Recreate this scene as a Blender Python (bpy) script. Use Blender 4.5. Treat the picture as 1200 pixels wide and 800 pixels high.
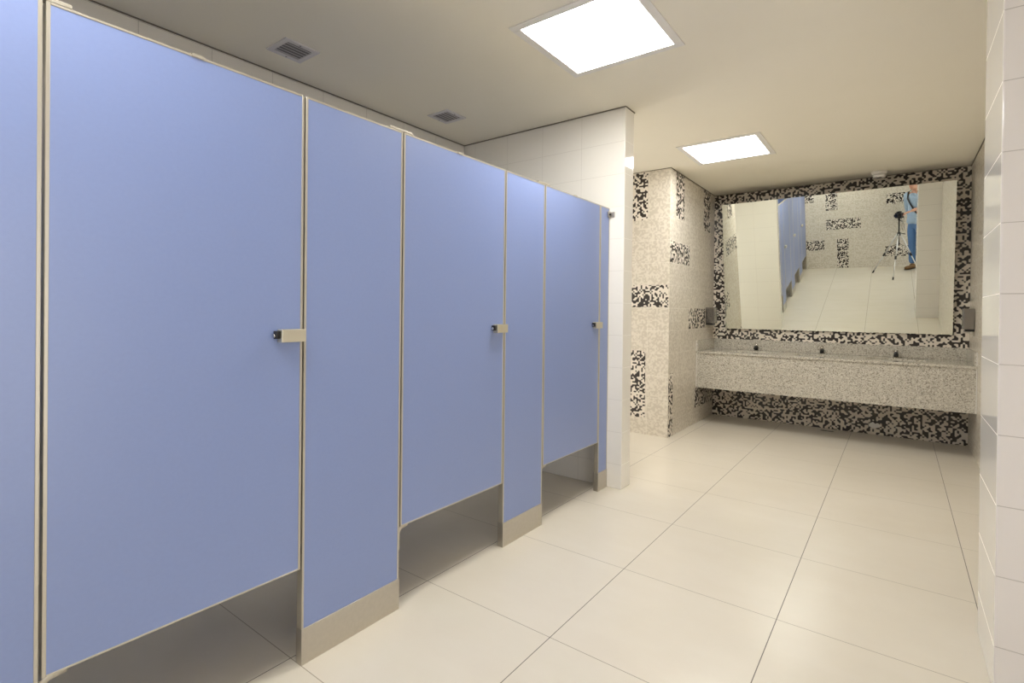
import bpy, bmesh, math, random
from mathutils import Vector, Matrix
random.seed(7)
for o in list(bpy.data.objects): bpy.data.objects.remove(o)
S = bpy.context.scene
COL = S.collection

# ---------------------------------------------------------------- camera
F, CX, CY = 605.09, 598.13, 366.63
YAW, PITCH, ROLL, CAMH = 0.6443, -0.0047, 0.0112, 1.258
cd = bpy.data.cameras.new('camera'); cam = bpy.data.objects.new('camera', cd); COL.objects.link(cam)
fwd = Vector((-math.sin(YAW), math.cos(YAW), 0)); rgt = Vector((math.cos(YAW), math.sin(YAW), 0)); up = Vector((0, 0, 1))
f2 = math.cos(PITCH)*fwd + math.sin(PITCH)*up
u2 = -math.sin(PITCH)*fwd + math.cos(PITCH)*up
cx_ = math.cos(ROLL)*rgt + math.sin(ROLL)*u2
cy_ = -math.sin(ROLL)*rgt + math.cos(ROLL)*u2
m = Matrix((cx_, cy_, -f2)).transposed().to_4x4(); m.translation = (0, 0, CAMH)
cam.matrix_world = m
cd.sensor_fit = 'HORIZONTAL'; cd.sensor_width = 36; cd.lens = 36*F/1200
cd.shift_x = (600-CX)/1200; cd.shift_y = (CY-400)/1200
cd.clip_start = 0.01
S.camera = cam

# ---------------------------------------------------------------- world, exposure
SKY = 2.2                        # fill light as daylight, through two unseen doorways added to brighten the room
w = bpy.data.worlds.new('world'); S.world = w; w.use_nodes = True
w.node_tree.nodes['Background'].inputs[0].default_value = (1, 0.97, 0.95, 1)
w.node_tree.nodes['Background'].inputs[1].default_value = SKY
vs = S.view_settings
vs.view_transform = 'Standard'; vs.look = 'None'; vs.gamma = 1; vs.use_curve_mapping = False
vs.exposure = 0.22
LAMP = 21.5                     # emission of the ceiling light diffusers
LAMP_COL = (1.0, 0.985, 0.955)

def portal(x, y, z, sy, sz, rot):
    l = bpy.data.lights.new('added_doorway_fill', 'AREA'); l.shape = 'RECTANGLE'; l.size = sy; l.size_y = sz
    l.cycles.is_portal = True
    o = bpy.data.objects.new('added_doorway_fill', l); COL.objects.link(o); o.location = (x, y, z); o.rotation_euler = (math.pi/2, 0, rot)
portal(1.52, .2, 1.1, 1.6, 2.2, math.pi/2)
portal(-3.13, 4.25, 1.075, 1.0, 2.15, -math.pi/2)

# ---------------------------------------------------------------- room measures (metres)
H = 2.707
XS = -1.667                      # front plane of the stalls
XL = -3.078                      # wall behind the stalls
XP, YP, YP2 = -1.553, 3.393, 3.539   # white partition wall
XC, YC, YB = -1.835, 5.088, 6.638    # mosaic column and back wall
XR = 0.55
XWR, YW1, YW2 = 0.266, 2.3325, 2.763
XN = 1.45
YE = -0.922
TILE = 0.6734; TX = -1.733; TY = 1.0138
CR = 0.2295; CZ = 0.172          # wall tile course
CW = 0.349

def srgb(r, g, b):
    f = lambda c: (c/255/12.92) if c/255 <= .04045 else ((c/255+.055)/1.055)**2.4
    return (f(r), f(g), f(b), 1)

# ---------------------------------------------------------------- node helper
class NT:
    def __init__(s, name):
        s.m = bpy.data.materials.new(name); s.m.use_nodes = True
        s.t = s.m.node_tree; s.b = s.t.nodes['Principled BSDF']
    def n(s, typ, **kw):
        q = s.t.nodes.new(typ)
        for k, v in kw.items(): setattr(q, k, v)
        return q
    def put(s, sock, v):
        if hasattr(v, 'is_linked') or isinstance(v, bpy.types.NodeSocket): s.t.links.new(v, sock)
        else: sock.default_value = v
    def M(s, op, a, b=0.0, c=0.0, clamp=False):
        q = s.n('ShaderNodeMath', operation=op, use_clamp=clamp)
        s.put(q.inputs[0], a); s.put(q.inputs[1], b); s.put(q.inputs[2], c)
        return q.outputs[0]
    def mix(s, f, a, b):
        q = s.n('ShaderNodeMix', data_type='RGBA')
        s.put(q.inputs[0], f); s.put(q.inputs[6], a); s.put(q.inputs[7], b)
        return q.outputs[2]
    def uv(s):
        q = s.n('ShaderNodeUVMap'); q.uv_map = 'UVMap'
        x = s.n('ShaderNodeSeparateXYZ'); s.t.links.new(q.outputs[0], x.inputs[0])
        return q.outputs[0], x.outputs[0], x.outputs[1]
    def noise(s, vec, scale, detail=2, rough=.5):
        q = s.n('ShaderNodeTexNoise'); q.inputs['Scale'].default_value = scale
        q.inputs['Detail'].default_value = detail; q.inputs['Roughness'].default_value = rough
        if vec: s.t.links.new(vec, q.inputs['Vector'])
        return q.outputs['Fac']
    def ramp(s, f, stops):
        q = s.n('ShaderNodeValToRGB'); s.t.links.new(f, q.inputs[0])
        e = q.color_ramp.elements
        while len(e) < len(stops): e.new(.5)
        for i, (p, c) in enumerate(stops): e[i].position = p; e[i].color = c
        return q.outputs[0]
    def line(s, x, period, phase, width):
        # 1 on a joint of the given width
        a = s.M('SUBTRACT', x, phase); a = s.M('DIVIDE', a, period); a = s.M('FRACT', a)
        a = s.M('SUBTRACT', a, .5); a = s.M('ABSOLUTE', a); a = s.M('SUBTRACT', .5, a)
        a = s.M('MULTIPLY', a, period)
        return s.M('LESS_THAN', a, width/2)
    def bump(s, h, strength, dist):
        q = s.n('ShaderNodeBump'); q.inputs['Strength'].default_value = strength; q.inputs['Distance'].default_value = dist
        s.t.links.new(h, q.inputs['Height']); s.t.links.new(q.outputs[0], s.b.inputs['Normal'])
    def base(s, c): s.put(s.b.inputs['Base Color'], c)
    def set(s, **kw):
        for k, v in kw.items(): s.b.inputs[k.replace('_', ' ')].default_value = v

def plain(name, rgb, rough=.5, metal=0, coat=0, noise=0, nscale=40, ior=None):
    t = NT(name)
    if noise:
        u, x, y = t.uv()
        f = t.noise(u, nscale, 3)
        a = srgb(*[max(0, c*(1-noise)) for c in rgb]); b = srgb(*[min(255, c*(1+noise)) for c in rgb])
        t.base(t.mix(f, a, b))
    else: t.base(srgb(*rgb))
    t.set(Roughness=rough, Metallic=metal, Coat_Weight=coat)
    if ior: t.set(IOR=ior)
    return t.m

def tiled(name, rgb, joint, pu, pw=CW, rough=.12, vj=True, zj=True, jw=.003, cr=CR, cz=CZ):
    t = NT(name); u, x, y = t.uv()
    j = t.line(y, cr, cz, jw) if zj else None
    if vj:
        k = t.line(x, pw, pu, jw); j = t.M('MAXIMUM', j, k)
    n = t.noise(u, 1.3, 2)
    base = t.mix(n, srgb(*[c*.985 for c in rgb]), srgb(*rgb))
    t.base(t.mix(j, base, srgb(*joint)))
    t.put(t.b.inputs['Roughness'], t.M('MULTIPLY_ADD', j, .5, rough))
    t.bump(t.M('SUBTRACT', 1., j), .35, .0015)
    return t.m

def mosaic(name, ca, cb, cell, joints=None, rough=.25, hard=9.0, jcol=None, ju=0.0, jper=.6734, spec=.5):
    t = NT(name); u, x, y = t.uv()
    gx = t.M('DIVIDE', x, cell); gy = t.M('DIVIDE', y, cell)
    ix = t.M('FLOOR', gx); iy = t.M('FLOOR', gy)
    fx = t.M('FRACT', gx); fy = t.M('FRACT', gy)
    sm = lambda f: t.M('MULTIPLY', t.M('MULTIPLY', f, f), t.M('SUBTRACT', 3.0, t.M('MULTIPLY', f, 2.0)))
    def h(dx, dy):
        c = t.n('ShaderNodeCombineXYZ')
        t.put(c.inputs[0], t.M('ADD', ix, dx+.5)); t.put(c.inputs[1], t.M('ADD', iy, dy+.5))
        q = t.n('ShaderNodeTexWhiteNoise', noise_dimensions='2D'); t.t.links.new(c.outputs[0], q.inputs['Vector'])
        return t.M('GREATER_THAN', q.outputs['Value'], .5)
    lerp = lambda a, b, f: t.M('ADD', a, t.M('MULTIPLY', f, t.M('SUBTRACT', b, a)))
    v = lerp(lerp(h(0, 0), h(1, 0), fx), lerp(h(0, 1), h(1, 1), fx), fy)
    v = t.M('MULTIPLY_ADD', t.M('SUBTRACT', v, .5), hard, .5, clamp=True)
    c = t.mix(v, srgb(*ca), srgb(*cb))
    if joints:
        j = t.line(y, CR, CZ-.02, .004); j = t.M('MAXIMUM', j, t.line(x, jper, ju, .004))
        c = t.mix(t.M('MULTIPLY', j, .7), c, srgb(*joints))
    t.base(c); t.set(Roughness=rough)
    t.bump(v, .25, .0015)
    return t.m

M = {}
M['white_tile'] = tiled('white_wall_tile', (243, 239, 230), (218, 213, 203), XP)
M['white_tile_end'] = tiled('white_wall_tile_end', (243, 239, 230), (250, 247, 240), 0, vj=False, rough=.06)
M['white_tile_left'] = tiled('white_wall_tile_left', (236, 231, 221), (196, 190, 180), YP)
M['white_tile_block'] = tiled('white_wall_tile_block', (240, 235, 231), (196, 190, 184), XWR, cr=.2333, cz=.165)
M['white_tile_pier_end'] = tiled('white_wall_tile_pier_end', (243, 239, 230), (250, 247, 240), 0, vj=False, rough=.06, cr=.2333, cz=.165)
M['light_mosaic'] = mosaic('light_mosaic', (221, 213, 198), (204, 195, 179), .014, joints=(236, 230, 218), ju=XC-.225, hard=1.6, rough=.22)
M['dark_mosaic'] = mosaic('dark_mosaic', (226, 217, 203), (50, 44, 41), .0165, hard=3.5)
M['chrome'] = plain('chrome', (215, 213, 208), .08, 1)
M['case_steel'] = plain('dispenser_steel', (138, 134, 129), .22, .9)
M['steel'] = plain('brushed_steel', (196, 191, 182), .32, 1, noise=.03, nscale=60)
M['alu'] = plain('aluminium', (196, 190, 176), .35, .6)
M['gold_alu'] = plain('latch_metal', (214, 208, 188), .38, .8)
M['black'] = plain('black_plastic', (24, 23, 24), .4)
M['gap'] = plain('painted_gap_shade', (120, 112, 98), .8)  # dark colour standing in for shade in the ceiling gap
M['mirror'] = plain('mirror_silvering', (228, 231, 222), .0, 1)
M['mirror_edge'] = plain('mirror_edge', (150, 160, 150), .2)
M['white_paint'] = plain('white_paint', (236, 233, 228), .45)
M['vent'] = plain('vent_metal', (215, 212, 212), .45)
M['vent_dark'] = plain('vent_dark', (140, 136, 136), .7)
M['ceramic'] = plain('basin_ceramic', (235, 232, 224), .1, coat=.5)

t = NT('ceiling_paint'); u, x, y = t.uv()
t.base(t.mix(t.noise(u, 3, 4), srgb(243, 237, 220), srgb(246, 240, 224))); t.set(Roughness=.75); M['ceiling'] = t.m

t = NT('floor_tile'); u, x, y = t.uv()
jy = t.line(x, TILE, TX, .0035)         # joints running away from the camera
jx = t.line(y, TILE, TY, .0032)
big = t.noise(u, 1.1, 5, .6)
mp = t.n('ShaderNodeMapping'); mp.inputs['Scale'].default_value = (1, 5, 1); t.t.links.new(u, mp.inputs[0])
vein = t.noise(mp.outputs[0], 2.2, 5, .6)
c = t.ramp(big, [(.3, srgb(219, 211, 194)), (.7, srgb(227, 220, 205))])
c = t.mix(t.M('MULTIPLY', vein, .35), c, srgb(214, 203, 184))
c = t.mix(t.M('MULTIPLY', jx, .95), c, srgb(150, 140, 122))
c = t.mix(jy, c, srgb(108, 102, 92))
t.base(c); t.put(t.b.inputs['Roughness'], t.M('MULTIPLY_ADD', t.M('MAXIMUM', jx, jy), .4, .24)); M['floor'] = t.m

t = NT('granite'); u, x, y = t.uv()
v1 = t.n('ShaderNodeTexVoronoi'); v1.inputs['Scale'].default_value = 140; t.t.links.new(u, v1.inputs['Vector'])
sp = t.n('ShaderNodeSeparateColor'); t.t.links.new(v1.outputs['Color'], sp.inputs[0])
c = t.ramp(sp.outputs[0], [(0, srgb(118, 111, 101)), (.13, srgb(162, 155, 143)), (.35, srgb(192, 186, 172)), (.75, srgb(206, 201, 188)), (1, srgb(224, 220, 208))])
c = t.mix(t.M('MULTIPLY', t.noise(u, 26, 4), .35), c, srgb(160, 154, 142))
t.base(c); t.set(Roughness=.12); M['granite'] = t.m

t = NT('blue_laminate'); u, x, y = t.uv()
t.base(t.mix(t.noise(u, 90, 3), srgb(127, 145, 194), srgb(132, 150, 199))); t.set(Roughness=.36); t.b.inputs['Specular IOR Level'].default_value = 1.0
M['blue'] = t.m

t = NT('lit_diffuser'); t.b.inputs['Emission Color'].default_value = (*LAMP_COL, 1); t.b.inputs['Emission Strength'].default_value = LAMP
t.base((.9, .9, .9, 1)); M['lamp'] = t.m
M['skin'] = plain('skin', (206, 158, 132), .5, noise=.03, nscale=20)
M['shirt'] = plain('light_blue_cotton', (168, 190, 212), .85, noise=.05, nscale=30)
M['jeans'] = plain('denim', (92, 130, 178), .9, noise=.08, nscale=80)
M['shoe'] = plain('brown_leather', (124, 94, 58), .5)
M['sole'] = plain('shoe_sole', (60, 48, 36), .7)
M['hair'] = plain('dark_hair', (44, 32, 28), .6, noise=.2, nscale=60)
M['eye'] = plain('eye', (240, 238, 232), .2)
M['iris'] = plain('iris', (60, 40, 26), .2)
M['lip'] = plain('lip', (176, 104, 92), .5)
M['silver'] = plain('silver_leg', (214, 213, 210), .3, .7)
M['glass'] = plain('lens_glass', (18, 20, 30), .03, coat=1)

# ---------------------------------------------------------------- mesh helpers
def finish_uv(me):
    uvl = me.uv_layers.new(name='UVMap') if not me.uv_layers else me.uv_layers[0]
    for p in me.polygons:
        n = p.normal; ax = max(range(3), key=lambda i: abs(n[i]))
        for li in p.loop_indices:
            c = me.vertices[me.loops[li].vertex_index].co
            uvl.data[li].uv = (c.y, c.z) if ax == 0 else ((c.x, c.z) if ax == 1 else (c.x, c.y))

def world_of(o):
    q = o.matrix_basis.copy()
    while o.parent: o = o.parent; q = o.matrix_basis @ q
    return q
class MB:
    def __init__(s): s.bm = bmesh.new()
    def box(s, x0, x1, y0, y1, z0, z1, mi=0, bevel=0, miax=None, seg=2):
        b = bmesh.new()
        vs = [b.verts.new((x, y, z)) for x in (x0, x1) for y in (y0, y1) for z in (z0, z1)]
        for f in ((0,1,3,2),(4,6,7,5),(0,4,5,1),(2,3,7,6),(0,2,6,4),(1,5,7,3)): b.faces.new([vs[i] for i in f])
        b.normal_update()
        if bevel: bmesh.ops.bevel(b, geom=list(b.edges), offset=bevel, segments=seg, profile=.5, affect='EDGES')
        b.normal_update()
        for f in b.faces:
            f.material_index = mi
            if miax:
                ax = max(range(3), key=lambda i: abs(f.normal[i])); f.material_index = miax[ax]
        s.add(b); return s
    def add(s, b, mat=None):
        me = bpy.data.meshes.new('tmp'); b.to_mesh(me); b.free()
        if mat: me.transform(mat)
        s.bm.from_mesh(me); bpy.data.meshes.remove(me)
    def cyl(s, p0, p1, r0, r1=None, seg=20, mi=0, cap=True):
        p0, p1 = Vector(p0), Vector(p1); r1 = r0 if r1 is None else r1
        b = bmesh.new(); d = (p1-p0)
        bmesh.ops.create_cone(b, cap_ends=cap, segments=seg, radius1=r0, radius2=max(r1, 1e-4), depth=d.length)
        for f in b.faces: f.material_index = mi; f.smooth = len(f.verts) == 4
        q = d.to_track_quat('Z', 'Y').to_matrix().to_4x4(); q.translation = (p0+p1)/2
        s.add(b, q); return s
    def sph(s, c, r, sc=(1, 1, 1), mi=0, seg=20, rot=None):
        b = bmesh.new(); bmesh.ops.create_uvsphere(b, u_segments=seg, v_segments=seg//2+2, radius=r)
        for f in b.faces: f.material_index = mi; f.smooth = True
        q = Matrix.Diagonal((*sc, 1))
        if rot is not None: q = rot.to_4x4() @ q
        q.translation = Vector(c); s.add(b, q); return s
    def tube(s, pts, r, seg=8, mi=0, flat=None):
        pts = [Vector(p) for p in pts]; rings = []; b = bmesh.new()
        prev = None
        for i, p in enumerate(pts):
            d = (pts[min(i+1, len(pts)-1)]-pts[max(i-1, 0)]).normalized()
            a = d.cross(Vector((0, 0, 1))) if prev is None else prev - d*prev.dot(d)
            if a.length < 1e-3: a = d.cross(Vector((1, 0, 0)))
            a.normalize(); prev = a; c = d.cross(a)
            ra, rc = (r, r) if flat is None else flat
            rings.append([b.verts.new(p + a*math.cos(k*2*math.pi/seg)*ra + c*math.sin(k*2*math.pi/seg)*rc) for k in range(seg)])
        for i in range(len(rings)-1):
            for k in range(seg):
                f = b.faces.new((rings[i][k], rings[i][(k+1) % seg], rings[i+1][(k+1) % seg], rings[i+1][k])); f.smooth = True; f.material_index = mi
        b.faces.new(rings[0][::-1]).material_index = mi; b.faces.new(rings[-1]).material_index = mi
        bmesh.ops.recalc_face_normals(b, faces=list(b.faces))
        s.add(b); return s
    def poly_prism(s, pts, axis, a0, a1, mi=0):
        b = bmesh.new()
        def mk(p, a): return (a, p[0], p[1]) if axis == 0 else ((p[0], a, p[1]) if axis == 1 else (p[0], p[1], a))
        A = [b.verts.new(mk(p, a0)) for p in pts]; B = [b.verts.new(mk(p, a1)) for p in pts]
        b.faces.new(A); b.faces.new(B[::-1]); n = len(pts)
        for i in range(n): b.faces.new((A[i], B[i], B[(i+1) % n], A[(i+1) % n]))
        bmesh.ops.recalc_face_normals(b, faces=list(b.faces))
        for f in b.faces: f.material_index = mi
        s.add(b); return s
    def build(s, name, mats, parent=None):
        me = bpy.data.meshes.new(name); s.bm.to_mesh(me); s.bm.free()
        if not isinstance(mats, (list, tuple)): mats = [mats]
        for q in mats: me.materials.append(q)
        finish_uv(me)
        o = bpy.data.objects.new(name, me); COL.objects.link(o)
        if parent:
            # meshes are written in world space; move them under the parent without shifting them
            me.transform(world_of(parent).inverted()); o.parent = parent
        return o

def tag(o, label=None, cat=None, group=None, kind=None):
    if label: o['label'] = label
    if cat: o['category'] = cat
    if group: o['group'] = group
    if kind: o['kind'] = kind
    return o
def empty(name, loc, label, cat, group=None):
    o = bpy.data.objects.new(name, None); COL.objects.link(o); o.location = loc; o.empty_display_size = .1
    o.matrix_basis = Matrix.Translation(loc)
    return tag(o, label, cat, group)
def struct(name, mb, mats, label=None):
    o = mb.build(name, mats); return tag(o, label, None, None, 'structure')
def copy_tree(o, parent=None):
    c = o.copy(); COL.objects.link(c)
    if parent: c.parent = parent
    for ch in list(o.children): copy_tree(ch, c)
    return c

# ================================================================ SETTING
T = .12
struct('floor', MB().box(XL-T, XN+T, YE-T, YB+T, -.1, 0), M['floor'])
# ceiling
struct('ceiling', MB().box(XL-T, XN+T, YE-T, YB+T, H, H+.1), M['ceiling'])
struct('wall_left', MB().box(XL-T, XL, YE-T, 3.75, 0, H).box(XL-T, XL, 4.75, YB+T, 0, H).box(XL-T, XL, 3.75, 4.75, 2.15, H), M['white_tile_left'])  # unseen doorway opening added to let fill light reach the column
struct('wall_back', MB().box(XL, XN, YB, YB+T, 0, H), M['dark_mosaic'])
# partition wall between stalls and basins
struct('wall_partition', MB().box(XL, XP, YP, YP2, 0, H, miax=(1, 0, 0), bevel=.004), [M['white_tile'], M['white_tile_end']])
# thick wall end on the right
struct('wall_right_pier', MB().box(XWR, XN, YW1, YW2, 0, H, miax=(1, 0, 0), bevel=.004), [M['white_tile_block'], M['white_tile_pier_end']])
struct('wall_right', MB().box(XN, XN+T, YE-T, -.6, 0, H).box(XN, XN+T, 1.0, YW1, 0, H).box(XN, XN+T, -.6, 1.0, 2.2, H), M['white_tile_left'])  # unseen doorway opening added so sideways fill light lifts the ceiling
struct('wall_right_rear', MB().box(XR, XN, YW2, YB, 0, H), M['light_mosaic'])
# mosaic column with darker accent patches
mb = MB().box(XL, XC, YC, YB, 0, H)
e = .0015
def pf(x0, x1, z0, z1): mb.box(x0, x1, YC-e, YC+.01, z0, z1, mi=1)
def ps(y0, y1, z0, z1): mb.box(XC-.01, XC+e, y0, y1, z0, z1, mi=1)
pf(-2.52, -2.070, 2.205, H); pf(-2.52, -1.845, 1.308, 1.535); pf(-2.40, -2.077, .17, .858)
ps(5.259, 5.50, 2.235, H); ps(6.19, 6.445, 2.225, H); ps(YC+.004, 5.69, 1.765, 1.98)
ps(5.69, 6.29, 1.08, 1.305); ps(YC+.004, 5.215, 0, .64); ps(5.93, YB, .18, .40)
struct('wall_column', mb, [M['light_mosaic'], M['dark_mosaic']])
# wall behind the photographer
mb = MB().box(XL, XN, YE-T, YE, 0, H)
def pe(x0, x1, z0, z1): mb.box(x0+.06, x1+.06, YE-.01, YE+e, z0, z1, mi=1)
pe(-1.32, -1.095, 1.34, 1.80); pe(-1.32, -.66, .90, 1.13); pe(-1.80, -1.35, .44, .665); pe(-1.11, -.89, .0, .675)
pe(-.21, .24, 1.36, 1.585); pe(-.22, .45, .22, .45); pe(-1.77, -1.55, 1.55, 1.95); pe(.5, .72, .9, 1.6)
struct('wall_front', mb, [M['light_mosaic'], M['dark_mosaic']])

# thin strips along the ceiling, coloured dark for the shade inside an open gap
def gap_shade_strip(n, *boxes):
    mb = MB()
    for b in boxes: mb.box(*b)
    struct('gap_shade_strip_%d' % n, mb, M['gap'])
g, gh = .006, .006
gap_shade_strip(1, (XL, XL+g, YE, YP, H-gh, H))
gap_shade_strip(2, (XL+g, XP+g, YP-g, YP, H-gh, H), (XP, XP+g, YP, YP2+g, H-gh, H), (XL, XP, YP2, YP2+g, H-gh, H))
gap_shade_strip(3, (XL, XC+g, YC-g, YC, H-gh, H), (XC, XC+g, YC, YB, H-gh, H))
gap_shade_strip(4, (XC+g, XR-g, YB-g, YB, H-gh, H))
gap_shade_strip(5, (XR-g, XR, YW2, YB, H-gh, H))

# ================================================================ CEILING LIGHTS
def ceiling_light(x0, x1, y0, y1, label):
    cx, cy = (x0+x1)/2, (y0+y1)/2
    r = empty('ceiling_light', (cx, cy, H), label, 'ceiling light', 'square recessed ceiling lights')
    o = .045; b = .006
    m_ = MB()
    for a in ((x0-o, x1+o, y0-o, y0), (x0-o, x1+o, y1, y1+o), (x0-o, x0, y0, y1), (x1, x1+o, y0, y1)):
        m_.box(a[0], a[1], a[2], a[3], H-.007, H, bevel=.0015)
    m_.build('frame', M['white_paint'], r)
    d = MB().box(x0, x1, y0, y1, H-.005, H-.001).build('diffuser', M['lamp'], r)
    return r
L1 = ceiling_light(-1.570, -.982, 2.150, 2.745, 'square lit ceiling light nearest the blue stall doors, cut by the photo top edge')
L2 = ceiling_light(-1.532, -.945, 4.530, 5.115, 'smaller-looking square lit ceiling light between the partition wall and the mirror')
L3 = ceiling_light(-1.570, -.982, -.230, .365, 'square ceiling light above the photographer, out of the photo frame')

# ================================================================ VENTS
def vent(cx, cy, label):
    r = empty('ceiling_vent', (cx, cy, H), label, 'vent', 'square ceiling vents above the stalls')
    s, b, zt = .103, .03, H
    m_ = MB()
    for a in ((cx-s, cx+s, cy-s, cy-s+b), (cx-s, cx+s, cy+s-b, cy+s), (cx-s, cx-s+b, cy-s+b, cy+s-b), (cx+s-b, cx+s, cy-s+b, cy+s-b)):
        m_.box(a[0], a[1], a[2], a[3], zt-.007, zt, bevel=.0015)
    m_.build('frame', M['vent'], r)
    MB().box(cx-s+b, cx+s-b, cy-s+b, cy+s-b, zt-.0015, zt).build('backing', M['vent_dark'], r)
    for k in range(5):
        xx = cx-s+b+.006+k*.0285
        MB().poly_prism([(xx, zt-.002), (xx+.004, zt-.002), (xx+.018, zt-.0075), (xx+.014, zt-.0085)], 1, cy-s+b, cy+s-b).build('slat', M['vent'], r)
    for sx in (-1, 1):
        MB().cyl((cx+sx*(s-b/2), cy-sx*(s-b/2)*.1, zt-.0085), (cx+sx*(s-b/2), cy-sx*(s-b/2)*.1, zt-.006), .005, seg=12).build('screw', M['vent_dark'], r)
vent(-2.737, 1.583, 'white slatted vent in the ceiling above the nearest large blue door')
vent(-2.722, 2.803, 'white slatted vent in the ceiling just before the white partition wall')

# ceiling sensor
r = empty('smoke_detector', (-.17, 6.43, H), 'small round white detector on the ceiling above the mirror', 'smoke detector')
MB().cyl((-.17, 6.43, H-.03), (-.17, 6.43, H), .066, .07, seg=32).build('base', M['white_paint'], r)
MB().cyl((-.17, 6.43, H-.058), (-.17, 6.43, H-.031), .052, .060, seg=32).build('cover', M['white_paint'], r)
MB().cyl((-.17, 6.43, H-.064), (-.17, 6.43, H-.058), .02, .022, seg=20).build('sensor_grille', M['vent_dark'], r)

# ================================================================ STALLS
TH = .028; X1 = XS; X0 = XS-TH; ZT = 2.0; ED = .0085; KZ = .128; ZD = .343
def framed(root, y0, y1, z0, z1, name='panel'):
    MB().box(X0, X1, y0+.002, y1-.002, z0+.002, z1-.002).build(name, M['blue'], root)
    m_ = MB(); p = .0015
    for a in ((y0, y0+ED, z0, z1), (y1-ED, y1, z0, z1), (y0+ED, y1-ED, z1-ED*.8, z1), (y0+ED, y1-ED, z0, z0+ED*.6)):
        m_.box(X0-p, X1+p, a[0], a[1], a[2], a[3], bevel=.001, seg=1)
    m_.build('edge_trim', M['alu'], root)
def pilaster(y0, y1, label, thin_trim=False):
    r = empty('pilaster_panel', (X0+TH/2, (y0+y1)/2, 0), label, 'partition panel', 'blue fixed panels of the toilet stalls')
    framed(r, y0, y1, KZ-.005, ZT)
    MB().box(X0-.004, X1+.004, y0-.001, y1+.001, 0, KZ, bevel=.0012).build('kick_plate', M['steel'], r)
    return r
def door(y0, y1, label, hook_y):
    r = empty('stall_door', (X0+TH/2, y0, ZD), label, 'stall door', 'blue toilet stall doors')
    framed(r, y0, y1, ZD, ZT)
    # latch on the right edge: folded metal cover, black knob end
    yl = y1-.004; z0, z1 = 1.143, 1.186
    lt = MB().box(X1+.0015, X1+.032, yl-.088, yl, z0, z1, bevel=.002).build('latch_cover', M['gold_alu'], r)
    k = MB().box(X1+.0015, X1+.024, yl-.102, yl-.0885, z0+.012, z1-.005, bevel=.002).build('latch_bolt', M['black'], lt)
    MB().cyl((X1+.012, yl-.107, z0+.022), (X1+.012, yl-.102, z0+.022), .006, seg=14).build('latch_pin', M['chrome'], lt)
    # coat hook strap folded over the top edge
    hk = MB().box(X0-.004, X1+.004, hook_y-.017, hook_y+.017, ZT+.0005, ZT+.0035)
    hk.box(X1+.002, X1+.005, hook_y-.017, hook_y+.017, ZT-.006, ZT+.003)
    hk.box(X0-.006, X0-.002, hook_y-.017, hook_y+.017, ZT-.10, ZT+.003)
    hk.tube([(X0-.004, hook_y, ZT-.09), (X0-.03, hook_y, ZT-.10), (X0-.045, hook_y, ZT-.085), (X0-.048, hook_y, ZT-.06)], .004)
    hk.build('coat_hook', M['alu'], r)
    # upper pivot: flat bar bridging door and panel
    MB().box(X0+.002, X1+.001, y0-.075, y0+.05, ZT+.001, ZT+.011, bevel=.002).build('top_hinge', M['alu'], r)
    # lower pivot: bent strap under the door corner
    pts = [(X1-.010, y0-.0036, ZD-.10), (X1-.010, y0-.0036, ZD-.035), (X1-.010, y0+.001, ZD-.018), (X1-.010, y0+.014, ZD-.008), (X1-.010, y0+.05, ZD-.003)]
    MB().tube(pts, .004, flat=(.010, .0028)).build('bottom_hinge', M['alu'], r)
    return r
gp = .0065
YD = [(-.88, -.165), (.3237, 1.0076), (1.4626, 2.1627), (2.5508, 3.2478)]
PL = [(YE+.002, -.88), (-.165, .3237), (1.0076, 1.4626), (2.1627, 2.5508), (3.2478, 3.3915)]
dl = ['blue stall door beside the end wall, seen only in the mirror',
      'largest and nearest blue stall door with a metal latch at its right edge',
      'middle blue stall door between two fixed panels with steel kick plates',
      'farthest blue stall door next to the white tiled partition wall']
pl = ['narrow blue panel at the far end behind the photographer',
      'blue fixed panel cut off by the left edge of the photo',
      'wide blue fixed panel right of the nearest door, on a steel kick plate',
      'blue fixed panel between the middle door and the farthest door',
      'very narrow blue end panel clamped against the white partition wall']
for (a, b), l in zip(PL, pl):
    pilaster(a + (gp if a > YE+.01 else 0), b - (gp if b < 3.39 else 0), l)
hooks = [-.52, .664, 1.81, 2.90]
for (a, b), l, hy in zip(YD, dl, hooks): door(a, b, l, hy)
# side dividers of the stalls
dv = ['', 'behind the panel cut by the left edge of the photo', 'behind the wide panel right of the nearest door', 'behind the panel between the middle and farthest doors']
for y, l in zip((.08, 1.235, 2.357), dv[1:]):
    r = empty('stall_divider', ((XL+X0)/2, y, .2), 'blue stall divider ' + l, 'partition panel', 'blue side dividers inside the stalls')
    MB().box(XL+.001, X0-.0025, y-.012, y+.012, .362, ZT-.002).build('panel', M['blue'], r)
    MB().box(XL+.0005, X0-.0025, y-.0135, y+.0135, ZT-.011, ZT-.0015).build('edge_trim', M['alu'], r)
    MB().box(XL+.0005, X0-.0025, y-.0135, y+.0135, .361, .37).build('edge_trim', M['alu'], r)
# clamp fixing the end panel to the partition wall
r = empty('panel_clamp', (XS+.006, YP-.012, 1.95), 'small chrome clamp holding the end panel to the white wall', 'clamp')
MB().box(XS+.0025, XS+.012, YP-.040, YP-.0005, 1.932, 1.972, bevel=.002).build('plate', M['steel'], r)
MB().box(XS+.012, XS+.042, YP-.010, YP-.0005, 1.934, 1.970, bevel=.002).build('flange', M['steel'], r)
MB().cyl((XS+.012, YP-.022, 1.952), (XS+.019, YP-.022, 1.952), .007, seg=16).build('screw', M['black'], r)

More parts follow.
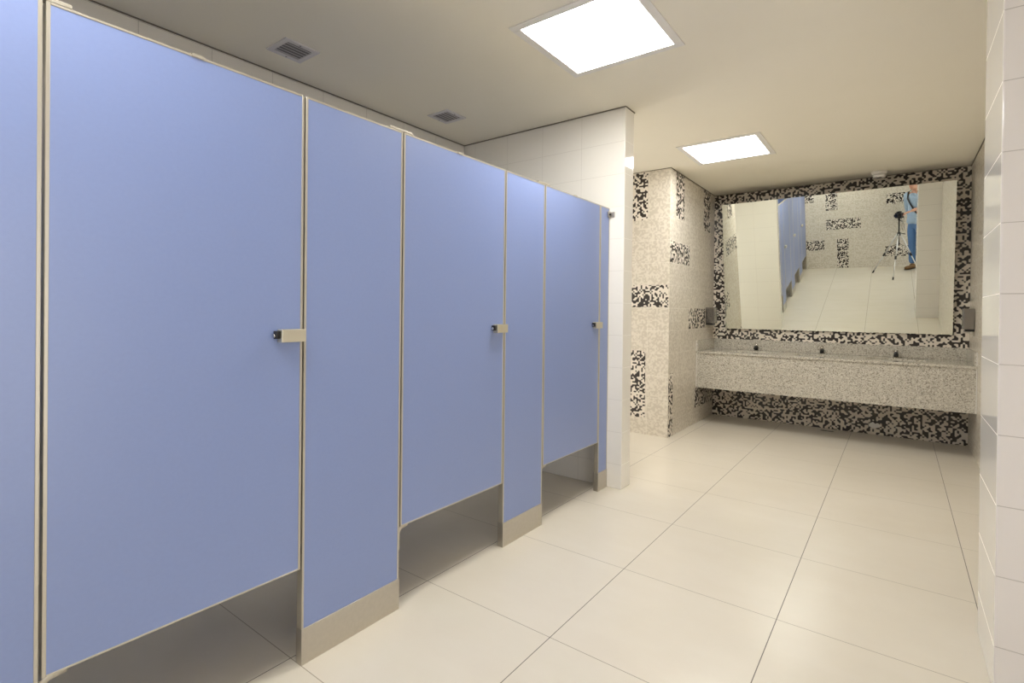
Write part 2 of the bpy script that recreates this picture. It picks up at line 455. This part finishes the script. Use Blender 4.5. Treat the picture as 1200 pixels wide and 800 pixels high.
# ================================================================ VANITY COUNTER
YF, ZC, ZB, ZS = 5.974, .823, .41, .943
r = empty('vanity_counter', ((XC+XR)/2, (YF+YB)/2, ZB), 'long speckled grey granite washbasin counter hung under the mirror', 'counter')
tx = (-1.322, -.662, -.0135)
# deck with three oval openings
b = bmesh.new(); zt, zb = ZC, ZC-.022
xa, xb = XC+.0015, XR-.0015; ya, yb = YF-.011, YB-.001
cuts = [xa, (tx[0]+tx[1])/2, (tx[1]+tx[2])/2, xb]
N = 48; by = (YF+YB)/2-.02; ra, rb = .235, .165
for i, cx in enumerate(tx):
    L, R = cuts[i], cuts[i+1]
    angs = [2*math.pi*k/N for k in range(N)]
    ca = [math.atan2(y-by, x-cx) % (2*math.pi) for x in (L, R) for y in (ya, yb)]
    for c_ in ca:
        j = min(range(len(angs)), key=lambda q: abs(angs[q]-c_)); angs[j] = c_
    def outer(a):
        dx, dy = math.cos(a), math.sin(a); ts = []
        if dx > 1e-9: ts.append((R-cx)/dx)
        if dx < -1e-9: ts.append((L-cx)/dx)
        if dy > 1e-9: ts.append((yb-by)/dy)
        if dy < -1e-9: ts.append((ya-by)/dy)
        q = min(ts); return cx+dx*q, by+dy*q
    It = []; Ot = []; Ib = []; Ob = []
    for a in angs:
        ix, iy = cx+ra*math.cos(a), by+rb*math.sin(a); ox, oy = outer(a)
        It.append(b.verts.new((ix, iy, zt))); Ot.append(b.verts.new((ox, oy, zt)))
        Ib.append(b.verts.new((ix, iy, zb))); Ob.append(b.verts.new((ox, oy, zb)))
    for k in range(N):
        n = (k+1) % N
        b.faces.new((It[k], Ot[k], Ot[n], It[n])); b.faces.new((Ib[k], Ib[n], Ob[n], Ob[k])); b.faces.new((It[k], It[n], Ib[n], Ib[k]))
        b.faces.new((Ot[k], Ob[k], Ob[n], Ot[n]))
bmesh.ops.remove_doubles(b, verts=list(b.verts), dist=1e-5)
bmesh.ops.recalc_face_normals(b, faces=list(b.faces))
mb = MB(); mb.add(b); mb.build('deck', M['granite'], r)
MB().box(xa, xb, YF, YF+.022, ZB, ZC-.0225, bevel=.0015).build('apron', M['granite'], r)
MB().box(xa, xb, YB-.020, YB-.001, ZC+.0005, ZS, bevel=.0015).build('backsplash', M['granite'], r)
MB().box(xa, xa+.018, YF-.004, YB-.0205, ZC+.0005, ZS, bevel=.0015).build('side_splash', M['granite'], r)
MB().box(xb-.018, xb, YF-.004, YB-.0205, ZC+.0005, ZS, bevel=.0015).build('side_splash', M['granite'], r)
for sx in (xa, xb-.005):
    MB().box(sx, sx+.005, YF-.013, YF-.0115, ZC, ZS-.001).box(sx, sx+.005, YF-.002, YF-.0003, ZB, ZC-.0225).build('sealant', M['white_paint'], r)
for sx in (-1.55, -.98, -.35, .25):
    MB().poly_prism([(YB-.001, ZC-.024), (YB-.001, ZC-.25), (YB-.03, ZC-.25), (YF+.10, ZC-.06), (YF+.10, ZC-.024)], 0, sx-.004, sx+.004).build('support_bracket', M['steel'], r)
for cx in tx:
    m_ = MB(); q = bmesh.new(); rings = []
    for s_ in range(9):
        a = s_/8*math.pi/2; k = math.cos(a)**.6 if s_ < 8 else 0.0; z = zb-.0005-.13*math.sin(a)
        k = max(k, .09)
        rings.append([q.verts.new((cx+(ra+.008)*k*math.cos(2*math.pi*j/40), by+(rb+.008)*k*math.sin(2*math.pi*j/40), z)) for j in range(40)])
    for s_ in range(8):
        for j in range(40):
            q.faces.new((rings[s_][j], rings[s_][(j+1) % 40], rings[s_+1][(j+1) % 40], rings[s_+1][j])).smooth = True
    q.faces.new(rings[-1])
    bmesh.ops.recalc_face_normals(q, faces=list(q.faces)); bmesh.ops.solidify(q, geom=list(q.faces), thickness=.004)
    m_.add(q); bs = m_.build('basin', M['ceramic'], r)
    MB().cyl((cx, by, zb-.1295), (cx, by, zb-.125), .021, seg=24).build('drain', M['chrome'], bs)
    MB().cyl((cx, by, zb-.24), (cx, by, zb-.137), .016, seg=16).build('drain_pipe', M['steel'], bs)

# taps: press-down chrome taps, dark spout towards the user
for cx, l in zip(tx, ('leftmost of three small dark taps on the granite counter', 'middle of three small dark taps on the granite counter', 'rightmost of three small dark taps on the granite counter')):
    y = YB-.085
    q = empty('basin_tap', (cx, y, ZC), l, 'tap', 'taps along the granite counter')
    MB().cyl((cx, y, ZC), (cx, y, ZC+.006), .026, seg=24).build('base_ring', M['chrome'], q)
    MB().cyl((cx, y, ZC+.006), (cx, y, ZC+.052), .021, .018, seg=24).build('body', M['black'], q)
    MB().cyl((cx, y, ZC+.053), (cx, y, ZC+.072), .016, .019, seg=24).sph((cx, y, ZC+.072), .019, (1, 1, .45)).build('push_button', M['chrome'], q)
    m_ = MB().tube([(cx, y-.012, ZC+.040), (cx, y-.04, ZC+.046), (cx, y-.07, ZC+.042), (cx, y-.088, ZC+.026)], .013, seg=14)
    m_.build('spout', M['black'], q)

# ================================================================ MIRROR
XM0, XM1, MZ, MD, MH, MT = -1.680, .425, 1.0704, .0321, 1.4766, .1537
r = empty('wall_mirror', ((XM0+XM1)/2, YB-MD, MZ), 'large frameless mirror tilted forward over the granite counter', 'mirror')
rotm = Matrix.Translation((0, YB-MD, MZ)) @ Matrix.Rotation(MT, 4, 'X')
rotm = Matrix.Translation(((XM0+XM1)/2, YB-MD, MZ)) @ Matrix.Rotation(.006, 4, 'Z') @ Matrix.Rotation(MT, 4, 'X') @ Matrix.Translation((-(XM0+XM1)/2, 0, 0))
def tilted(name, mats, x0, x1, y0, y1, z0, z1, front_only=False):
    mb = MB(); bb = bmesh.new()
    vs_ = [bb.verts.new((x, y, z)) for x in (x0, x1) for y in (y0, y1) for z in (z0, z1)]
    for f in ((0,1,3,2),(4,6,7,5),(0,4,5,1),(2,3,7,6),(0,2,6,4),(1,5,7,3)): bb.faces.new([vs_[i] for i in f])
    bb.normal_update()
    for f in bb.faces: f.material_index = 0 if f.normal.y < -.9 else 1
    mb.add(bb, rotm); return mb.build(name, mats, r)
tilted('mirror_glass', [M['mirror'], M['mirror_edge']], XM0, XM1, 0, .005, 0, MH)
tilted('backing_board', [M['steel'], M['steel']], XM0+.03, XM1-.03, .0055, .017, .02, MH-.03)
for x in (XM0+.25, (XM0+XM1)/2, XM1-.25):
    yt = YB-MD+.019-MH*.8*math.sin(MT); zt_ = MZ+MH*.8*math.cos(MT)
    MB().box(x-.015, x+.015, yt, YB-.0005, zt_-.012, zt_+.012).build('wall_bracket', M['steel'], r)
for x in (XM0+.25, XM1-.25):
    MB().box(x-.02, x+.02, YB-MD+.0175, YB-.0005, MZ+.03, MZ+.05).build('bottom_bracket', M['steel'], r)

# ================================================================ DISPENSERS
def dispenser(side, label):
    # side 1: fixed to the column on the left, -1: on the right wall
    xw = XC if side == 1 else XR; y0, y1 = (6.30, 6.42) if side == 1 else (6.19, 6.31)
    d = .105 if side == 1 else .082
    q = empty('soap_dispenser', (xw+side*d/2, (y0+y1)/2, 1.10), label, 'soap dispenser', 'steel soap dispensers beside the mirror')
    xs = sorted((xw+side*.0005, xw+side*d)); w_ = sorted((xw+side*.001, xw+side*(d*.8)))
    MB().box(xs[0], xs[1], y0, y1, 1.135, 1.322, bevel=.006, seg=3).build('cover', M['case_steel'], q)
    MB().box(w_[0], w_[1], y0+.01, y1-.01, 1.115, 1.134, bevel=.002).build('nozzle_housing', M['black'], q)
    MB().box(*sorted((xw+side*(d*.35), xw+side*(d*.95))), y0+.03, y1-.03, 1.098, 1.1145, bevel=.003).build('push_lever', M['steel'], q)
    MB().cyl((xw+side*d, (y0+y1)/2, 1.25), (xw+side*(d+.001), (y0+y1)/2, 1.25), .012, seg=16).build('lock', M['black'], q)
dispenser(1, 'stainless steel soap dispenser on the mosaic column left of the mirror')
dispenser(-1, 'stainless steel soap dispenser on the right wall past the mirror')

# floor drain slot
r = empty('floor_drain', (-.60, 6.50, 0), 'small dark floor drain slot on the floor under the counter', 'floor drain')
MB().box(-.66, -.54, 6.475, 6.525, 0, .003, bevel=.001).build('frame', M['case_steel'], r)
m_ = MB()
for k in range(5): m_.box(-.652+k*.022, -.640+k*.022, 6.481, 6.519, .003, .0036)
m_.build('grate', M['black'], r)
# chipped patch on the back wall
m_ = MB().poly_prism([(-.235, .080), (-.19, .065), (-.155, .075), (-.125, .095), (-.155, .122), (-.18, .112), (-.20, .130), (-.23, .112)], 1, YB-.002, YB+.001)
tag(m_.build('plaster_patch', M['white_paint']), 'small pale chipped patch low on the dark mosaic under the counter', 'patch')

# ================================================================ TRIPOD
ax, ay = .012-fwd.x*.10, -fwd.y*.10 - .0
ax, ay = -fwd.x*.115, -fwd.y*.115
r = empty('tripod', (ax, ay, 0), 'silver and black camera tripod reflected in the mirror', 'tripod')
ZA = .86
MB().cyl((ax, ay, .62), (ax, ay, 1.13), .013, seg=16).build('center_column', M['black'], r)
MB().cyl((ax, ay, ZA-.03), (ax, ay, ZA+.035), .032, .026, seg=20).build('shoulder', M['black'], r)
hd = MB().sph((ax, ay, 1.145), .022).box(ax-.022, ax+.022, ay-.022, ay+.022, 1.163, 1.176, bevel=.003).build('head', M['black'], r)
MB().cyl((ax, ay, 1.145), (ax+.05, ay-.16, 1.08), .006, .009, seg=12).build('pan_handle', M['black'], r)
MB().cyl((ax+.02, ay, .875), (ax+.10, ay+.01, .85), .006, .009, seg=10).build('crank', M['black'], r)
for fx, fy in ((-.02, .30), (-.37, -.36), (.43, -.20)):
    A = Vector((ax, ay, ZA)); B = Vector((fx, fy, .0)); d = (B-A)
    A = A + Vector((d.x, d.y, 0)).normalized()*.028
    d = B-A; K = A+d*.52
    lg = MB().cyl(A, K, .0135, .0135, seg=16).build('leg', M['silver'], r)
    MB().cyl(A+d*.48, A+d*.55, .019, .017, seg=14).build('leg_clamp', M['black'], lg)
    MB().cyl(K, A+d*.955, .0095, .0095, seg=14).build('lower_tube', M['silver'], lg)
    MB().cyl(A+d*.935, B+Vector((0, 0, .002)), .014, .013, seg=14).build('rubber_foot', M['black'], lg)
    MB().cyl(Vector((ax, ay, .66)), A+d*.33, .004, .004, seg=8).build('brace', M['black'], lg)
MB().cyl((ax, ay, .645), (ax, ay, .675), .02, seg=14).build('brace_collar', M['black'], r)

# ================================================================ CAMERA
cz = 1.250
r = empty('photo_camera', (ax, ay, 1.177), 'black camera on the tripod reflected in the mirror', 'camera')
def local(b_, name, mats, par):
    # local frame: x right, y along the lens, z up, about the tripod axis
    M4 = Matrix.Translation((ax, ay, cz)) @ Matrix.Rotation(YAW, 4, 'Z')
    b_.bm.transform(M4); return b_.build(name, mats, par)
local(MB().box(-.07, .07, -.035, .03, -.0725, .035, bevel=.01, seg=3).box(-.028, .028, -.035, .03, .03, .062, bevel=.01, seg=3), 'body', M['black'], r)
local(MB().box(.045, .076, -.02, .047, -.060, .036, bevel=.012, seg=3), 'grip', M['black'], r)
ln = local(MB().cyl((0, .03, -.012), (0, .075, -.012), .034, .036, seg=32).cyl((0, .075, -.012), (0, .094, -.012), .038, .040, seg=32), 'lens', M['black'], r)
local(MB().sph((0, .0925, -.012), .033, (1, .12, 1)), 'front_glass', M['glass'], ln)
local(MB().cyl((.055, .02, .036), (.055, .02, .042), .008, seg=16), 'shutter_button', M['chrome'], r)
local(MB().cyl((-.045, 0, .036), (-.045, 0, .046), .014, seg=20), 'mode_dial', M['black'], r)
pts = [(ax+.055, ay+.025, 1.27), (ax+.075, ay+.03, 1.20), (ax+.07, ay+.03, 1.08), (ax+.085, ay+.035, .97), (ax+.06, ay+.03, .93), (ax+.045, ay+.025, 1.0), (ax+.05, ay+.02, 1.12), (ax+.03, ay-.02, 1.22)]
MB().tube(pts, .004, flat=(.010, .003)).build('strap', M['black'], r)

# ================================================================ PHOTOGRAPHER
PX, PY = .37, -.55
fd = Vector((-.72, .69, 0)).normalized(); rd = Vector((fd.y, -fd.x, 0))
def W(r_, f_, z): return Vector((PX, PY, 0)) + rd*r_ + fd*f_ + Vector((0, 0, z))
def skin_mesh(chains, root_i=0, sub=2):
    """chains: list of lists of (point, radius); the first point of a chain may be an index (chain, item) to branch from"""
    verts, rad, edges, ids = [], [], [], {}
    for ci, ch in enumerate(chains):
        prev = None
        for k, it in enumerate(ch):
            if isinstance(it, tuple) and len(it) == 2 and isinstance(it[0], int): prev = ids[it]; continue
            verts.append(it[0]); rad.append(it[1]); ids[(ci, k)] = len(verts)-1
            if prev is not None: edges.append((prev, len(verts)-1))
            prev = len(verts)-1
    me = bpy.data.meshes.new('skin_tmp'); me.from_pydata(verts, edges, []); o = bpy.data.objects.new('skin_tmp', me); COL.objects.link(o)
    md = o.modifiers.new('s', 'SKIN'); md.use_smooth_shade = True
    sv = me.skin_vertices[0].data if me.skin_vertices else None
    if sv is None:
        bpy.context.view_layer.objects.active = o
        sv = me.skin_vertices[0].data
    for i, q in enumerate(sv):
        rr = rad[i]; q.radius = rr if isinstance(rr, tuple) else (rr, rr); q.use_root = (i == 0)
    ss = o.modifiers.new('d', 'SUBSURF'); ss.levels = sub; ss.render_levels = sub
    dg = bpy.context.evaluated_depsgraph_get(); dg.update()
    out = bpy.data.meshes.new_from_object(o.evaluated_get(dg))
    bpy.data.objects.remove(o); return out
def remeshed(name, meshes, mat, parent, vox, smooth=4):
    bm = bmesh.new()
    for q in meshes: bm.from_mesh(q)
    me = bpy.data.meshes.new('rm_tmp'); bm.to_mesh(me); bm.free()
    o = bpy.data.objects.new('rm_tmp', me); COL.objects.link(o)
    rm = o.modifiers.new('r', 'REMESH'); rm.mode = 'VOXEL'; rm.voxel_size = vox; rm.use_smooth_shade = True
    sm = o.modifiers.new('m', 'SMOOTH'); sm.factor = .5; sm.iterations = smooth
    dg = bpy.context.evaluated_depsgraph_get(); dg.update()
    out = bpy.data.meshes.new_from_object(o.evaluated_get(dg)); bpy.data.objects.remove(o)
    out.materials.clear(); out.materials.append(mat)
    for p in out.polygons: p.use_smooth = True
    finish_uv(out)
    res = bpy.data.objects.new(name, out); COL.objects.link(res)
    out.transform(world_of(parent).inverted()); res.parent = parent
    return res
def bm_mesh(mb):
    me = bpy.data.meshes.new('t'); mb.bm.to_mesh(me); mb.bm.free(); return me
person = empty('person', (PX, PY, 0), 'person in light blue shirt and jeans steadying the camera, seen in the mirror', 'person')
HZ = 1.80   # head centre height
# joints
pel = W(0, 0, 1.02); wai = W(0, .01, 1.18); che = W(0, .02, 1.42); nek = W(0, .03, 1.62); nk2 = W(-.005, .05, 1.70)
sR, sL = W(.21, .03, 1.565), W(-.21, .03, 1.565)
tgt = Vector((ax, ay, 1.262)) + rgt*.083
elR = sR + (Vector((tgt.x+.31, tgt.y-.01, 1.285)) - sR).normalized()*.31
wrR = tgt + (elR-tgt).normalized()*.12
elL = W(-.29, -.06, 1.27); wrL = W(-.25, -.10, 1.03)
SX = Vector((.06, 0, 0))
hipR, hipL = W(.10, 0, .98)+SX*.2, W(-.10, 0, .98)+SX*.2
knR, knL = W(.115, .03, .53)+SX, W(-.12, .05, .53)+SX
anR, anL = W(.13, 0, .10)+SX, W(-.14, .03, .10)+SX
def hand(wr, d, palm_n, curl, thumb_side):
    """palm box and five separate fingers. d = direction of the fingers, palm_n = where the palm faces"""
    d = d.normalized(); n = (palm_n-d*palm_n.dot(d)).normalized(); s = d.cross(n)*thumb_side
    parts = []
    pm = MB(); rot = Matrix((s, d, n)).transposed()
    pm.sph(wr+d*.048, 1, (.043, .055, .016), rot=rot, seg=24); parts.append(bm_mesh(pm))
    ln_ = (.072, .082, .077, .060)
    for i in range(4):
        off = (.030-.020*i); p = wr+d*(.083-.004*abs(i-1.2))+s*off; L = ln_[i]; ang = 0; pts = [(wr+d*.05+s*off*.8, .0105)]; pts.append((p, .0100))
        for j, fr in enumerate((.45, .32, .23)):
            ang += curl*(.7 if j == 0 else 1)
            p = p + (d*math.cos(ang)+n*math.sin(ang))*L*fr; pts.append((p.copy(), .0095-.0012*j))
        parts.append(skin_mesh([pts]))
    p = wr+d*.022+s*.030; q = (s*.75+d*.6+n*.25).normalized()
    pts = [(wr+d*.02+s*.015, .015), (p, .0145), (p+q*.036, .0115), (p+q*.058+(d*.5+n*.5)*.010, .0105), (p+q*.066+(d*.7+n*.6)*.024, .009)]
    parts.append(skin_mesh([pts])); return parts
core = skin_mesh([
    [(pel, (.165, .11)), (wai, (.14, .10)), (che, (.165, .11)), (nek, (.075, .07)), (nk2, .058), (W(0, .07, 1.78), .06)],
    [(0, 2), (sR, .062), (elR, .042), (wrR, (.029, .024))],
    [(0, 2), (sL, .062), (elL, .042), (wrL, (.029, .024))],
    [(0, 0), (hipR, .085), (knR, .062), (anR, .045)],
    [(0, 0), (hipL, .085), (knL, .062), (anL, .045)]])
# head: skull, jaw, brow, nose, ears
hc = W(0, .085, HZ); R3 = Matrix((rd, fd, up)).transposed()
face = (Vector((ax, ay, 1.3))-hc); face.z = 0
hq = MB(); 
def hp(r_, f_, z): return hc + rd*r_ + fd*f_ + up*z
hq.sph(hp(0, -.01, .025), 1, (.080, .102, .105), rot=R3, seg=32)
hq.sph(hp(0, .025, -.06), 1, (.058, .070, .070), rot=R3, seg=28)
hq.sph(hp(0, .055, -.105), 1, (.030, .030, .022), rot=R3)
hq.sph(hp(0, .078, .028), 1, (.055, .016, .014), rot=R3)
hq.sph(hp(0, .100, -.022), 1, (.014, .022, .014), rot=R3); hq.sph(hp(0, .088, .0), 1, (.009, .014, .028), rot=R3)
for s_ in (-1, 1):
    hq.sph(hp(s_*.082, -.005, -.010), 1, (.010, .020, .033), rot=R3)
    hq.sph(hp(s_*.038, .062, -.03), 1, (.022, .02, .02), rot=R3)
hm = bm_mesh(hq)
dR = (tgt-wrR).normalized()
handR = hand(wrR, dR, Vector((0, 0, -1)), .42, 1)
handL = hand(wrL, (wrL-elL).normalized()*.8+Vector((0, 0, -.5)), rd, .35, 1)
foot_m = []
remeshed('body', [core, hm]+handR+handL, M['skin'], person, .0065, 3)
# face details
for s_ in (-1, 1):
    ey = MB().sph(hp(s_*.031, .078, .008), .0125, seg=16).build('eye', M['eye'], person)
    MB().sph(hp(s_*.031, .0885, .008), .006, (1, 1, 1), seg=12).build('iris', M['iris'], ey)
    MB().tube([hp(s_*.015, .0965, .030), hp(s_*.032, .094, .036), hp(s_*.048, .082, .031)], .0035).build('eyebrow', M['hair'], person)
MB().tube([hp(-.024, .082, -.062), hp(-.010, .094, -.059), hp(0, .096, -.061), hp(.010, .094, -.059), hp(.024, .082, -.062)], .0045, flat=(.004, .006)).build('mouth', M['lip'], person)
hr = MB(); hr.sph(hp(0, -.028, .045), 1, (.090, .104, .102), rot=R3, seg=32); hr.sph(hp(0, -.06, -.02), 1, (.080, .062, .08), rot=R3, seg=24)
for s_ in (-1, 1): hr.sph(hp(s_*.062, .03, .085), 1, (.035, .05, .035), rot=R3)
remeshed('hair', [bm_mesh(hr)], M['hair'], person, .007, 2)
# clothes
dnA = (elR-sR).normalized(); dnB = (elL-sL).normalized()
shirt = skin_mesh([
    [(W(0, 0, .94), (.225, .165)), (W(0, .005, 1.04), (.215, .155)), (wai, (.175, .13)), (che, (.19, .135)), (W(0, .025, 1.56), (.13, .10)), (W(0, .03, 1.635), (.078, .075))],
    [(0, 3), (sR, .082), (sR+dnA*.16, .068), (elR-dnA*.03, .060)],
    [(0, 3), (sL, .082), (sL+dnB*.16, .068), (elL, .056), (elL+(wrL-elL)*.8, .046)]])
remeshed('shirt', [shirt], M['shirt'], person, .009, 3)
jeans = skin_mesh([
    [(W(0, 0, 1.03), (.155, .105)), (W(0, 0, .95), (.175, .125))],
    [(0, 1), (hipR-up*.02, .125), (hipR-up*.14, .115), (knR, .082), (anR+up*.0, .068)],
    [(0, 1), (hipL-up*.02, .125), (hipL-up*.14, .115), (knL, .082), (anL+up*.0, .068)]])
remeshed('jeans', [jeans], M['jeans'], person, .009, 3)
for an, nm in ((anR, 'shoe'), (anL, 'shoe')):
    a0 = Vector((an.x, an.y, 0)); q = MB()
    q.sph(a0+fd*.0+up*.062, 1, (.045, .07, .05), rot=R3, seg=24); q.sph(a0+fd*.10+up*.045, 1, (.048, .085, .035), rot=R3, seg=24)
    q.sph(a0-fd*.03+up*.045, 1, (.040, .055, .040), rot=R3)
    sh = remeshed('shoe', [bm_mesh(q)], M['shoe'], person, .006, 3)
    q = MB(); q.sph(a0+fd*.10+up*.010, 1, (.050, .092, .010), rot=R3, seg=24); q.sph(a0-fd*.02+up*.010, 1, (.042, .075, .010), rot=R3, seg=24)
    q.build('sole', M['sole'], sh)
# shoulder strap of a bag, over the shirt
q = MB().tube([W(-.12, -.02, 1.655), W(-.13, .085, 1.62), W(-.07, .165, 1.50), W(.02, .178, 1.38), W(.10, .165, 1.26), W(.17, .10, 1.12)], .01, flat=(.016, .004))
q.build('bag_strap', M['black'], person)
